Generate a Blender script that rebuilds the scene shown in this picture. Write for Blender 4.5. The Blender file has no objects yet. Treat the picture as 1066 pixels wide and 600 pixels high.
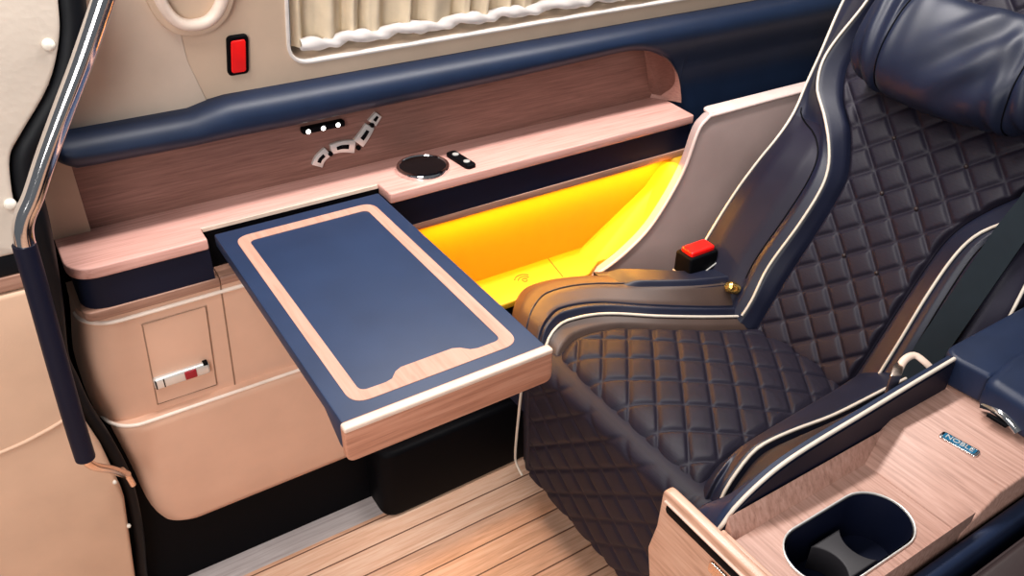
import bpy, bmesh, math, random
from mathutils import Vector, Matrix
random.seed(7)
C = bpy.context.scene
COL = C.collection
# ---------------------------------------------------------------- camera
def cam_matrix(yaw, pitch, roll):
    return (Matrix.Rotation(math.radians(yaw), 4, 'Z') @ Matrix.Rotation(math.radians(90 - pitch), 4, 'X')
            @ Matrix.Rotation(math.radians(roll), 4, 'Z'))
cd = bpy.data.cameras.new('camera'); cam = bpy.data.objects.new('camera', cd); COL.objects.link(cam)
cd.sensor_width = 36; cd.lens = 36 * 864 / 1066; cd.clip_start = .02
cam.matrix_world = Matrix.Translation((0, 0, 1.30)) @ cam_matrix(-33.0, 33.15, .9)
C.camera = cam
# ---------------------------------------------------------------- light
w = bpy.data.worlds.new('World'); C.world = w; w.use_nodes = True
bg = w.node_tree.nodes['Background']; bg.inputs[0].default_value = (.86, .92, 1, 1); bg.inputs[1].default_value = .11
def area(name, loc, target, sx, sy, power, col):
    l = bpy.data.lights.new(name, 'AREA'); l.shape = 'RECTANGLE'; l.size = sx; l.size_y = sy; l.energy = power; l.color = col
    o = bpy.data.objects.new(name, l); COL.objects.link(o); o.location = loc
    o.rotation_euler = (Vector(target) - Vector(loc)).to_track_quat('-Z', 'Y').to_euler()
    return o
area('open_door_light', (-1.0, -.75, 1.45), (.4, 1.1, .25), 1.0, 1.2, 27, (1, .96, .93))
area('roof_light', (.95, 1.08, 1.80), (.95, 1.04, 0), 1.5, .12, 27, (1, .95, .91))
area('front_fill_light', (-.35, .55, 2.0), (.1, 1.15, .4), .6, .4, 10, (1, .95, .9))  # added fill to brighten the wall, no lamp known here
vs = C.view_settings; vs.view_transform = 'Standard'; vs.look = 'None'; vs.gamma = 1; vs.use_curve_mapping = False; vs.exposure = 0.43

# ---------------------------------------------------------------- materials
def new_mat(name):
    m = bpy.data.materials.new(name); m.use_nodes = True
    nt = m.node_tree; b = nt.nodes['Principled BSDF']
    return m, nt, b
def N(nt, t, **kw):
    n = nt.nodes.new(t)
    for k, v in kw.items(): setattr(n, k, v)
    return n
def coords(nt, scale=(1, 1, 1), rot=(0, 0, 0)):
    g = N(nt, 'ShaderNodeNewGeometry'); mp = N(nt, 'ShaderNodeMapping')
    mp.inputs['Scale'].default_value = scale; mp.inputs['Rotation'].default_value = rot
    nt.links.new(g.outputs['Position'], mp.inputs['Vector']); return mp.outputs['Vector']
def ramp(nt, fac, stops):
    r = N(nt, 'ShaderNodeValToRGB'); e = r.color_ramp.elements
    e[0].position, e[0].color = stops[0][0], (*stops[0][1], 1); e[1].position, e[1].color = stops[-1][0], (*stops[-1][1], 1)
    for p, c in stops[1:-1]:
        q = e.new(p); q.color = (*c, 1)
    nt.links.new(fac, r.inputs[0]); return r.outputs[0]
def bump(nt, b, h, strength, dist):
    n = N(nt, 'ShaderNodeBump'); n.inputs['Strength'].default_value = strength; n.inputs['Distance'].default_value = dist
    nt.links.new(h, n.inputs['Height']); nt.links.new(n.outputs[0], b.inputs['Normal'])
def noise(nt, vec, scale, detail=3, rough=.5, dist=0):
    n = N(nt, 'ShaderNodeTexNoise'); n.inputs['Scale'].default_value = scale; n.inputs['Detail'].default_value = detail
    n.inputs['Roughness'].default_value = rough; n.inputs['Distortion'].default_value = dist
    nt.links.new(vec, n.inputs['Vector']); return n.outputs['Fac']
def leather(name, col, rough=.42, grain=900, amt=.15, var=.18, coat=0, spec=.38):
    m, nt, b = new_mat(name); v = coords(nt); b.inputs['Specular IOR Level'].default_value = spec
    lo = tuple(c * (1 - var) for c in col); hi = tuple(c * (1 + var) for c in col)
    nt.links.new(ramp(nt, noise(nt, v, 14, 4), [(.3, lo), (.7, hi)]), b.inputs['Base Color'])
    b.inputs['Roughness'].default_value = rough; b.inputs['Coat Weight'].default_value = coat; b.inputs['Coat Roughness'].default_value = .25
    vo = N(nt, 'ShaderNodeTexVoronoi'); vo.inputs['Scale'].default_value = grain; nt.links.new(v, vo.inputs['Vector'])
    bump(nt, b, vo.outputs['Distance'], amt, .0006)
    return m
def plain(name, col, rough=.5, metal=0, var=.06, spec=.5):
    m, nt, b = new_mat(name); v = coords(nt); b.inputs['Specular IOR Level'].default_value = spec
    lo = tuple(c * (1 - var) for c in col); hi = tuple(min(1, c * (1 + var)) for c in col)
    nt.links.new(ramp(nt, noise(nt, v, 40, 3), [(.3, lo), (.7, hi)]), b.inputs['Base Color'])
    b.inputs['Roughness'].default_value = rough; b.inputs['Metallic'].default_value = metal
    return m
def wood(name, dark, mid, light, scale=(2.5, 60, 60), rough=.42):
    m, nt, b = new_mat(name); v = coords(nt, scale)
    f = noise(nt, v, 3.2, 8, .62, .35)
    nt.links.new(ramp(nt, f, [(.25, dark), (.5, mid), (.75, light)]), b.inputs['Base Color'])
    b.inputs['Roughness'].default_value = rough
    bump(nt, b, f, .12, .001); return m
def planks(name):
    m, nt, b = new_mat(name); v = coords(nt)
    sep = N(nt, 'ShaderNodeSeparateXYZ'); nt.links.new(v, sep.inputs[0])
    def M(op, a, bb=None, c=None):
        n = N(nt, 'ShaderNodeMath', operation=op)
        for i, q in enumerate((a, bb, c)):
            if q is None: continue
            if isinstance(q, (int, float)): n.inputs[i].default_value = q
            else: nt.links.new(q, n.inputs[i])
        return n.outputs[0]
    t = M('DIVIDE', M('SUBTRACT', sep.outputs[1], .967), .0613)
    idx = M('FLOOR', t); fr = M('SUBTRACT', t, idx)
    line = M('LESS_THAN', M('MINIMUM', fr, M('SUBTRACT', 1, fr)), .028)
    sv = coords(nt, (4, 70, 70)); f = noise(nt, sv, 2.4, 6, .6, .3)
    wn = N(nt, 'ShaderNodeTexWhiteNoise', noise_dimensions='1D'); nt.links.new(idx, wn.inputs['W'])
    f2 = M('ADD', M('MULTIPLY', f, .85), M('MULTIPLY', wn.outputs['Value'], .16))
    c = ramp(nt, f2, [(.3, (.58, .31, .19)), (.52, (.78, .46, .31)), (.72, (.88, .60, .44))])
    mx = N(nt, 'ShaderNodeMix', data_type='RGBA'); nt.links.new(line, mx.inputs['Factor']); nt.links.new(c, mx.inputs[6]); mx.inputs[7].default_value = (.16, .07, .04, 1)
    nt.links.new(mx.outputs[2], b.inputs['Base Color']); b.inputs['Roughness'].default_value = .42
    bump(nt, b, M('SUBTRACT', 1, line), .4, .001); return m
def perforated(name, col):
    m, nt, b = new_mat(name); v = coords(nt)
    vo = N(nt, 'ShaderNodeTexVoronoi'); vo.inputs['Scale'].default_value = 330; vo.inputs['Randomness'].default_value = .15; nt.links.new(v, vo.inputs['Vector'])
    c = ramp(nt, vo.outputs['Distance'], [(.2, tuple(q * .45 for q in col)), (.42, col)])
    nt.links.new(c, b.inputs['Base Color']); b.inputs['Roughness'].default_value = .56; b.inputs['Specular IOR Level'].default_value = .25
    bump(nt, b, noise(nt, v, 260, 2), .12, .0008); return m

M_NAVY = leather('navy leather', (.010, .018, .046), .44, 700, .12, spec=.3)
M_NAVYRAIL = leather('navy rail skin', (.008, .017, .044), .42, 900, .08, .1)
M_TABLE = leather('table navy leather', (.015, .031, .078), .5, 800, .10, .08)
M_FASCIA = leather('fascia navy', (.0035, .0055, .018), .5, 900, .08, .1, spec=.2)
M_QUILT = perforated('quilted perforated leather', (.0125, .0102, .0205))
M_BOLSTER = leather('seat bolster leather', (.0065, .0085, .024), .44, 700, .14, .15, spec=.5)
M_BROWNLEA = leather('brown leather', (.030, .019, .019), .45, 700, .14, .15)
M_OUTER = leather('outer brown leather', (.060, .037, .030), .46, 700, .14, .12)
M_PADLEA = leather('wing pad leather', (.014, .0125, .025), .5, 700, .14, .12, spec=.2)
M_GOLD = plain('gold', (.9, .58, .16), .25, 1, .02)
M_PILLOW = leather('pillow leather', (.008, .012, .030), .43, 600, .1, .15, spec=.3)
M_PIPE = plain('cream piping', (.62, .55, .47), .5)
M_BEIGE = leather('beige cabinet leather', (.71, .44, .315), .48, 900, .05, .04)
M_BEIGELIP = plain('pale lip', (.86, .72, .62), .4)
M_WALL = leather('beige wall lining', (.66, .50, .37), .7, 500, .12, .05)
M_PILLAR = leather('pale pillar lining', (.70, .57, .46), .7, 500, .12, .05)
M_DOORUP = leather('door quilt cloth', (.56, .49, .42), .75, 120, .35, .06)
M_DOORLOW = leather('door beige leather', (.58, .38, .265), .55, 500, .12, .05)
M_WOOD = wood('ledge rose wood', (.46, .22, .18), (.62, .335, .285), (.72, .42, .37))
M_WOODSHADED = wood('shaded panel wood', (.14, .062, .048), (.22, .105, .082), (.30, .15, .12), (4, 60, 110))  # recess wood with the shade under the rail put into its colour
M_WOODLIT = wood('lit end wood', (.22, .10, .08), (.34, .17, .135), (.42, .23, .185), (30, 30, 110))  # same recess wood, painted lighter where light reaches the end
M_WOODTBL = wood('table edge wood', (.34, .14, .085), (.52, .235, .15), (.64, .33, .225))
M_WOODCON = wood('console rose wood', (.26, .135, .10), (.44, .25, .195), (.55, .345, .285), (70, 3.2, 30), .48)
M_WOODCONY = wood('console end wood', (.36, .19, .12), (.58, .34, .24), (.70, .46, .34), (60, 3.5, 40), .3)
M_PALEEDGE = plain('pale edge band', (.72, .55, .45), .4)
M_INLAY = wood('table inlay wood', (.44, .215, .155), (.53, .285, .215), (.58, .33, .26), (40, 3, 40), .45)
M_STRIP = wood('fascia wood strip', (.20, .10, .07), (.32, .17, .12), (.42, .24, .18))
M_PLANK = planks('floor planks')
M_GREYWOOD = wood('grey border board', (.34, .28, .27), (.48, .42, .41), (.60, .54, .53), (2, 50, 50), .45)
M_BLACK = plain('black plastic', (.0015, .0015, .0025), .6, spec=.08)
M_BLACKGLOSS = plain('black glass', (.004, .004, .005), .08)
M_DIVIDER = plain('divider grey', (.020, .018, .022), .6)
M_RUBBER = plain('black rubber seal', (.002, .003, .005), .5, spec=.2)
M_CHROME = plain('chrome', (.82, .80, .80), .09, 1, .02)
M_ROSE = plain('rose metal', (.86, .68, .56), .22, 1, .02)
M_SILVER = plain('silver grey', (.74, .73, .70), .32, .5, .03)
M_MAUVE = leather('mauve panel', (.42, .31, .29), .55, 900, .05, .04)
M_MAUVEEDGE = plain('mauve edge', (.70, .54, .50), .45)
M_AMBERLIT = plain('led tinted lining', (.48, .275, .006), .6, 0, .02)  # pale lining with the LED's amber light put into its colour
M_YMARK = plain('brown print', (.22, .10, .01), .6)
M_RED = plain('red plastic', (.95, .006, .004), .35)
M_DKRED = plain('dark red button', (.32, .008, .02), .35)
M_CURTAIN = plain('curtain cloth', (.78, .65, .47), .85)
M_HEM = plain('white curtain hem', (.74, .69, .67), .85)
M_WHITE = plain('white window frame', (.80, .74, .69), .4)
M_STRAP = plain('grey seat belt webbing', (.008, .013, .018), .8, spec=.15)
M_STUD = plain('cream stud', (.72, .68, .60), .3)
M_GREYLINE = plain('seam shadow line', (.30, .18, .12), .6)
m, nt, b = new_mat('window glass'); b.inputs['Transmission Weight'].default_value = 1; b.inputs['Roughness'].default_value = .02; b.inputs['Base Color'].default_value = (.8, .9, .95, 1)
b.inputs['Alpha'].default_value = 1; M_GLASS = m
def emit(name, col, s):
    m, nt, b = new_mat(name); b.inputs['Emission Color'].default_value = (*col, 1); b.inputs['Emission Strength'].default_value = s
    b.inputs['Base Color'].default_value = (*col, 1); return m
M_LED = emit('white led', (1, .96, .9), 3)
M_AMBERLED = emit('amber led strip', (1, .62, .03), 2)

# ---------------------------------------------------------------- mesh helpers
def finish(bm, name, mat, parent=None, sharp=35, smooth=True):
    bmesh.ops.remove_doubles(bm, verts=bm.verts, dist=1e-6)
    bmesh.ops.recalc_face_normals(bm, faces=bm.faces)
    me = bpy.data.meshes.new(name); bm.to_mesh(me); bm.free()
    if smooth:
        for p in me.polygons: p.use_smooth = True
        me.set_sharp_from_angle(angle=math.radians(sharp))
    mats = mat if isinstance(mat, (list, tuple)) else [mat]
    for q in mats: me.materials.append(q)
    o = bpy.data.objects.new(name, me); COL.objects.link(o)
    if parent is not None: o.parent = parent; o.matrix_parent_inverse = parent.matrix_world.inverted()
    return o
def bev(bm, r, seg=3, ang=30):
    if r <= 0: return
    es = [e for e in bm.edges if len(e.link_faces) == 2 and e.calc_face_angle(0) > math.radians(ang)]
    bmesh.ops.bevel(bm, geom=es, offset=r, segments=seg, profile=.5, affect='EDGES', clamp_overlap=True)
def add_prism(bm, poly, axis, a, b_, r=0, seg=3, ang=30, fa=None):
    """poly in 2-D extruded along axis from a to b_; x:(y,z) y:(x,z) z:(x,y)"""
    t = bmesh.new()
    def P(u, v, k):
        return {'x': (k, u, v), 'y': (u, k, v), 'z': (u, v, k)}[axis]
    A = [t.verts.new(P(u, v, a)) for u, v in poly]; B = [t.verts.new(P(u, v, b_)) for u, v in poly]
    t.faces.new(A); t.faces.new(B[::-1])
    n = len(poly)
    for i in range(n): t.faces.new((A[i], A[(i + 1) % n], B[(i + 1) % n], B[i]))
    bmesh.ops.recalc_face_normals(t, faces=t.faces)
    bev(t, r, seg, ang); merge(bm, t)
def merge(bm, t):
    me = bpy.data.meshes.new('tmp'); t.to_mesh(me); t.free(); bm.from_mesh(me); bpy.data.meshes.remove(me)
def prism(name, poly, axis, a, b_, mat, parent=None, r=0, seg=3, ang=30, sharp=35):
    bm = bmesh.new(); add_prism(bm, poly, axis, a, b_, r, seg, ang); return finish(bm, name, mat, parent, sharp)
def add_box(bm, x0, x1, y0, y1, z0, z1, r=0, seg=3):
    add_prism(bm, [(x0, y0), (x1, y0), (x1, y1), (x0, y1)], 'z', z0, z1, r, seg)
def box(name, x0, x1, y0, y1, z0, z1, mat, parent=None, r=0, seg=3):
    bm = bmesh.new(); add_box(bm, x0, x1, y0, y1, z0, z1, r, seg); return finish(bm, name, mat, parent)
def catmull(pts, n=6, closed=False):
    P = [Vector(p) for p in pts]; out = []; m = len(P)
    for i in range(m if closed else m - 1):
        if closed: p0, p1, p2, p3 = P[i - 1], P[i], P[(i + 1) % m], P[(i + 2) % m]
        else: p0, p1, p2, p3 = P[max(i - 1, 0)], P[i], P[i + 1], P[min(i + 2, m - 1)]
        for k in range(n):
            t = k / n
            out.append(.5 * ((2 * p1) + (p2 - p0) * t + (2 * p0 - 5 * p1 + 4 * p2 - p3) * t * t + (3 * p1 - p0 - 3 * p2 + p3) * t ** 3))
    if not closed: out.append(P[-1].copy())
    return out
def rounded(poly, rad, n=5):
    """2-D polygon with round corners; rad a number or a list per corner"""
    out = []; m = len(poly)
    for i in range(m):
        r = rad[i] if isinstance(rad, (list, tuple)) else rad
        p = Vector(poly[i]); a = Vector(poly[i - 1]); c = Vector(poly[(i + 1) % m])
        if r <= 0: out.append(tuple(p)); continue
        u = (a - p).normalized(); v = (c - p).normalized(); half = u.angle(v) / 2
        d = min(r / math.tan(half), (a - p).length * .49, (c - p).length * .49)
        s, e = p + u * d, p + v * d
        for k in range(n + 1):
            t = k / n
            out.append(tuple((1 - t) ** 2 * s + 2 * t * (1 - t) * p + t * t * e))
    return out
def add_tube(bm, pts, r, closed=False, res=10, smooth=0, rr=None, flat=1.0, up=None):
    pts = [Vector(p) for p in pts]
    if smooth: pts = catmull(pts, smooth, closed)
    n = len(pts); rings = []
    tang = []
    for i in range(n):
        a = pts[i - 1] if (i or closed) else pts[i]; c = pts[(i + 1) % n] if (i < n - 1 or closed) else pts[i]
        tang.append((c - a).normalized())
    nrm = up.copy() if up is not None else (Vector((0, 0, 1)) if abs(tang[0].z) < .9 else Vector((1, 0, 0)))
    for i in range(n):
        T = tang[i]; nrm = (nrm - T * nrm.dot(T))
        if nrm.length < 1e-6: nrm = T.orthogonal()
        nrm.normalize(); bn = T.cross(nrm)
        R = r if rr is None else r * rr(i / max(1, n - 1))
        rings.append([bm.verts.new(pts[i] + nrm * (R * math.sin(2 * math.pi * k / res)) * flat + bn * (R * math.cos(2 * math.pi * k / res))) for k in range(res)])
    for i in range(n if closed else n - 1):
        A, B = rings[i], rings[(i + 1) % n]
        for k in range(res): bm.faces.new((A[k], A[(k + 1) % res], B[(k + 1) % res], B[k]))
    if not closed:
        bm.faces.new(rings[0][::-1]); bm.faces.new(rings[-1])
def tube(name, pts, r, mat, parent=None, **kw):
    bm = bmesh.new(); add_tube(bm, pts, r, **kw); return finish(bm, name, mat, parent, 50)
def add_grid(bm, fn, nu, nv, close_base=None, mfn=None):
    """fn(u,v) for u,v in 0..1; with close_base the border drops to the base points so the shell is closed"""
    V = [[bm.verts.new(fn(i / nu, j / nv)) for j in range(nv + 1)] for i in range(nu + 1)]
    for i in range(nu):
        for j in range(nv):
            f = bm.faces.new((V[i][j], V[i + 1][j], V[i + 1][j + 1], V[i][j + 1]))
            if mfn: f.material_index = mfn((i + .5) / nu, (j + .5) / nv)
    if close_base:
        border = [V[i][0] for i in range(nu + 1)] + [V[nu][j] for j in range(1, nv + 1)] + [V[i][nv] for i in range(nu - 1, -1, -1)] + [V[0][j] for j in range(nv - 1, 0, -1)]
        base = [bm.verts.new(close_base(Vector(q.co))) for q in border]
        k = len(border)
        for i in range(k): bm.faces.new((border[i], border[(i + 1) % k], base[(i + 1) % k], base[i]))
        bm.faces.new(base)
def grid(name, fn, nu, nv, mat, parent=None, base=None, sharp=60, mfn=None):
    bm = bmesh.new(); add_grid(bm, fn, nu, nv, base, mfn); return finish(bm, name, mat, parent, sharp)
def add_lathe(bm, prof, center, axis=Vector((0, 0, 1)), seg=40):
    """prof: (radius, height) pairs"""
    q = Vector((0, 0, 1)).rotation_difference(axis.normalized()); rings = []
    for r, h in prof:
        rings.append([bm.verts.new(Vector(center) + q @ Vector((r * math.cos(2 * math.pi * k / seg), r * math.sin(2 * math.pi * k / seg), h))) for k in range(seg)])
    for A, B in zip(rings, rings[1:]):
        for k in range(seg): bm.faces.new((A[k], A[(k + 1) % seg], B[(k + 1) % seg], B[k]))
    bm.faces.new(rings[0][::-1]); bm.faces.new(rings[-1])
def lathe(name, prof, center, mat, parent=None, axis=Vector((0, 0, 1)), seg=40):
    bm = bmesh.new(); add_lathe(bm, prof, center, axis, seg); return finish(bm, name, mat, parent, 40)
def frame_ring(name, outer, inner, P, mat, parent=None, r=0):
    """closed band between two loops of equal count; P(u,v,k) with k 0 front 1 back"""
    bm = bmesh.new(); n = len(outer)
    L = [[bm.verts.new(P(u, v, k)) for u, v in loop] for loop, k in ((outer, 0), (inner, 0), (inner, 1), (outer, 1))]
    for a in range(4):
        A, B = L[a], L[(a + 1) % 4]
        for i in range(n): bm.faces.new((A[i], A[(i + 1) % n], B[(i + 1) % n], B[i]))
    bmesh.ops.recalc_face_normals(bm, faces=bm.faces); bev(bm, r, 2, 50)
    return finish(bm, name, mat, parent)
def thing(name, label, cat, loc=(0, 0, 0), group=None):
    o = bpy.data.objects.new(name, None); COL.objects.link(o); o.location = loc; o.empty_display_size = .05
    o['label'] = label; o['category'] = cat
    if group: o['group'] = group
    bpy.context.view_layer.update(); return o
def tag(o, label, cat, group=None):
    o['label'] = label; o['category'] = cat
    if group: o['group'] = group
    return o
def struct(o, label=None, cat=None):
    o['kind'] = 'structure'
    o['label'] = label or o.name.replace('_', ' ')
    o['category'] = cat or o.name.split('_')[0]
    return o
def interp(xs, ys, x):
    if x <= xs[0]: return ys[0]
    for i in range(len(xs) - 1):
        if x <= xs[i + 1]:
            t = (x - xs[i]) / (xs[i + 1] - xs[i]); 
            m0 = (ys[i + 1] - ys[i - 1]) / (xs[i + 1] - xs[i - 1]) if i else (ys[i + 1] - ys[i]) / (xs[i + 1] - xs[i])
            m1 = (ys[i + 2] - ys[i]) / (xs[i + 2] - xs[i]) if i + 2 < len(xs) else (ys[i + 1] - ys[i]) / (xs[i + 1] - xs[i])
            h = xs[i + 1] - xs[i]; t2, t3 = t * t, t ** 3
            return (2 * t3 - 3 * t2 + 1) * ys[i] + (t3 - 2 * t2 + t) * h * m0 + (-2 * t3 + 3 * t2) * ys[i + 1] + (t3 - t2) * h * m1
    return ys[-1]
def groove(d, wdt): return math.exp(-(d / wdt) ** 2)
def sstep(a, b_, x):
    if a > b_: return 1 - sstep(b_, a, x)
    t = max(0, min(1, (x - a) / (b_ - a))); return t * t * (3 - 2 * t)

# ================================================================= SETTING
FZ = -.14
def slab(name, x0, x1, y0, y1, z0, z1, mat, lab, cat, r=0):
    return struct(box(name, x0, x1, y0, y1, z0, z1, mat, None, r), lab, cat)
slab('floor', -1.5, 2.6, -1.2, 1.222, FZ - .03, FZ, M_PLANK, 'warm wood plank floor of the van cabin', 'floor')
slab('trim_1', -.3, 2.6, 1.222, 1.281, FZ - .03, FZ + .001, M_GREYWOOD, 'grey wood border board along the black plinth', 'trim')
slab('trim_2', -.3, 2.6, 1.281, 1.33, FZ - .03, .30, M_BLACK, 'black plinth under the beige side cabinet', 'trim')
slab('wall_back', -.6, 2.6, 1.43, 1.46, FZ - .03, .80, M_BLACK, 'dark inner side wall behind cabinet and ledge', 'wall')
# leaning upper wall: x along, s up the wall, d out towards the cabin
LA = math.radians(15)
def W(x, s, d=0):
    return Vector((x, 1.36 - s * math.sin(LA) - d * math.cos(LA), .79 + s * math.cos(LA) - d * math.sin(LA)))
def add_wall_prism(bm, poly, d0, d1, r=0, seg=3):
    t = bmesh.new(); add_prism(t, poly, 'y', d0, d1, r, seg)
    for v in t.verts: v.co = W(v.co.x, v.co.z, v.co.y)
    merge(bm, t)
WX0, WX1, WS0, WS1 = .424, 1.75, .064, .50
bm = bmesh.new()
inner = rounded([(WX0, WS0), (WX1, WS0), (WX1, WS1), (WX0, WS1)], .04, 6)
outer = []
for u, v in inner:     # radial partner on the outer rectangle
    cx, cy = (WX0 + WX1) / 2, (WS0 + WS1) / 2
    du, dv = u - cx, v - cy
    k = min((2.45 - cx if du > 0 else cx - .03) / max(abs(du), 1e-6), (.60 - cy if dv > 0 else cy + .008) / max(abs(dv), 1e-6))
    outer.append((cx + du * k, cy + dv * k))
L = [[bm.verts.new(W(u, v, d)) for u, v in lp] for lp, d in ((outer, 0), (inner, 0), (inner, -.05), (outer, -.05))]
for a in range(4):
    A, B = L[a], L[(a + 1) % 4]
    for i in range(len(A)): bm.faces.new((A[i], A[(i + 1) % len(A)], B[(i + 1) % len(A)], B[i]))
struct(finish(bm, 'wall_right', M_WALL), 'beige lined van side wall around the curtained window', 'wall')
bm = bmesh.new()
add_wall_prism(bm, [(.035, -.008), (.285, -.008), (.284, .02), (.262, .10), (.245, .30), (.245, .58), (.06, .58)], -.02, .0018, .0015)
struct(finish(bm, 'trim_3', M_PILLAR), 'pale beige pillar lining left of the red reflector', 'trim')
# window: moulded frame, glass pane
fo = rounded([(WX0 - .004, WS0 - .004), (WX1 + .01, WS0 - .004), (WX1 + .01, WS1 + .01), (WX0 - .004, WS1 + .01)], .044, 6)
fi = rounded([(WX0 + .0015, WS0 + .0015), (WX1 - .01, WS0 + .0015), (WX1 - .01, WS1 - .01), (WX0 + .0015, WS1 - .01)], .038, 6)
win = struct(frame_ring('window_1', fo, fi, lambda u, v, k: W(u, v, .004 - k * .010), M_WHITE, None, .0015), 'white moulded frame of the curtained side window', 'window')
bm = bmesh.new(); add_wall_prism(bm, [(WX0, WS0), (WX1, WS0), (WX1, WS1), (WX0, WS1)], -.052, -.046); finish(bm, 'pane', M_GLASS, win)
# curtain
cur = thing('curtain', 'pleated beige curtain with white ruffled hem hanging in the side window', 'curtain', W(.9, .08, -.02))
def cur_fn(u, v):
    x = .436 + u * (1.72 - .436); s = .082 + v * .43
    ph = x * 118 + 1.3 * math.sin(x * 23) + .8 * math.sin(x * 57)
    d = -.026 + .0105 * math.sin(ph) + .003 * math.sin(ph * 2.3 + v * 2)
    return W(x + .003 * math.cos(ph) * v, s, d)
bm = bmesh.new(); add_grid(bm, cur_fn, 520, 10)
finish(bm, 'cloth', M_CURTAIN, cur, 180)
def hem_fn(u, v):
    x = .447 + u * (1.72 - .447); a = v * 2 * math.pi
    ph = x * 118 + 1.3 * math.sin(x * 23)
    tw = .6 * math.sin(ph * .5 + a * 1.0) + .35 * math.sin(ph + 2 * a) + .15 * math.sin(x * 200 + a)
    r = .0100 * (1 + .6 * tw)
    return W(x, .0865 + r * math.sin(a) + .003 * math.sin(ph * .5), -.014 + r * .9 * math.cos(a))
bm = bmesh.new(); add_grid(bm, hem_fn, 420, 12); finish(bm, 'hem', M_HEM, cur, 180)

# left side: door panel, seal
up_edge = [(.112, 1.10), (.098, 1.03), (.087, .981), (.059, .923), (.012, .867), (-.010, .838), (-.021, .791), (-.027, .741), (-.038, .700)]
e2 = [tuple(p[:2]) for p in catmull([(a, b_, 0) for a, b_ in up_edge], 4)]
door = struct(prism('door_1', [(-.7, .70), (-.7, 1.10)] + e2, 'y', 1.2, 1.235, M_DOORUP, None, .006), 'pale cloth lined door panel at far left with cream studs', 'door')
for sx, sz in ((.072, .975), (-.028, .775)):
    lathe('stud', [(.0075, -.004), (.008, 0), (.007, .003), (.004, .005)], (sx, 1.199, sz), M_STUD, door, Vector((0, -1, 0)), 20)
prism('lower_panel', rounded([(-.7, FZ), (-.045, FZ), (-.040, .0), (-.014, .20), (-.022, .31), (-.038, .40), (-.045, .48), (-.028, .642), (-.7, .642)], [0, 0, .03, .05, .1, .1, .05, 0, 0]), 'y', 1.2, 1.24, M_DOORLOW, door, .007)
prism('wood_strip', [(-.7, .645), (-.028, .645), (-.030, .668), (-.7, .668)], 'y', 1.203, 1.235, M_STRIP, door, .002)
prism('rubber_strip', [(-.7, .669), (-.028, .669), (-.034, .699), (-.7, .699)], 'y', 1.204, 1.235, M_RUBBER, door, .002)
tube('crease', [(-.7, 1.201, .33), (-.2, 1.2, .375), (-.09, 1.1992, .392), (-.04, 1.201, .41)], .0035, M_DOORLOW, door, smooth=6)
for sx, sz in ((-.020, .243), (-.022, .135)):
    lathe('snap', [(.003, -.003), (.0036, .001), (.002, .003)], (sx, 1.199, sz), M_STUD, door, Vector((0, -1, 0)), 14)
seal_pts = [(.128, 1.222, 1.10), (.114, 1.222, 1.03), (.104, 1.222, .981), (.078, 1.222, .92), (.033, 1.222, .864), (.008, 1.222, .832), (-.002, 1.222, .79), (-.006, 1.222, .74), (-.012, 1.225, .67), (-.019, 1.23, .59), (-.032, 1.235, .497), (-.030, 1.24, .442), (-.026, 1.24, .384), (-.012, 1.24, .298), (-.003, 1.24, .199), (-.012, 1.24, .073), (-.03, 1.24, -.04), (-.035, 1.25, FZ)]
struct(tube('trim_4', seal_pts, .019, M_RUBBER, None, smooth=6, rr=lambda t: 1 - .45 * sstep(.42, .60, t)), 'black rubber door seal curving beside the pale door panel', 'trim')
struct(box('wall_left', -.25, -.012, 1.40, 1.43, FZ, 1.3, M_RUBBER), 'dark door jamb in the gap behind the grab handle', 'wall')
struct(prism('trim_5', [(-.01, .62), (.0655, .62), (.0655, .775), (.0, .775)], 'y', 1.380, 1.40, M_WALL), 'beige end block left of the wood recess panel', 'trim')

# ================================================================= SIDE LEDGE UNIT
def ledge_loop(x0, x1, y0, y1, rr):   # rounded front-left corner
    return rounded([(x0, y0), (x1, y0), (x1, y1), (x0, y1)], [rr, 0, 0, .01], 8)
led = thing('side_ledge', 'long rose wood ledge with navy fascia running along the wall under the recess', 'ledge', (.6, 1.3, .54))
TX0, TX1 = .221, .545     # the table's slot
top = [(.010, 1.255), (TX0, 1.255), (TX0, 1.298), (TX1, 1.300), (TX1, 1.248), (1.29, 1.255), (1.305, 1.405), (.010, 1.405)]
prism('ledge_top', rounded(top, [.05, .004, .004, .004, .006, 0, 0, .01], 8), 'z', .600, .620, M_WOOD, led, .004, 3)
prism('fascia', rounded([(.016, 1.259), (TX0, 1.259), (TX0, 1.40), (.016, 1.40)], [.048, 0, 0, 0], 8), 'z', .541, .601, M_FASCIA, led)
prism('fascia', [(TX1 - .01, 1.256), (1.285, 1.259), (1.285, 1.40), (TX1 - .01, 1.40)], 'z', .541, .601, M_FASCIA, led)
bm = bmesh.new(); add_box(bm, TX0, TX1, 1.305, 1.40, .541, .5995); finish(bm, 'slot_back', M_BLACK, led)
box('edge_band', TX0 + .002, TX1 - .002, 1.2965, 1.301, .612, .6185, M_PALEEDGE, led)
box('slot_shade', TX0 + .001, TX1 - .001, 1.2955, 1.300, .545, .6118, M_BLACK, led)  # black strip added to stand in for the shade inside the slot
prism('wood_strip', rounded([(.014, 1.256), (TX0 + .006, 1.256), (TX0 + .006, 1.30), (.014, 1.30)], [.046, 0, 0, 0], 8), 'z', .525, .542, M_STRIP, led, .002)
prism('wood_strip', [(TX0 + .007, 1.256), (1.29, 1.256), (1.29, 1.30), (TX0 + .007, 1.30)], 'z', .526, .542, M_STRIP, led, .002)
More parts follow.
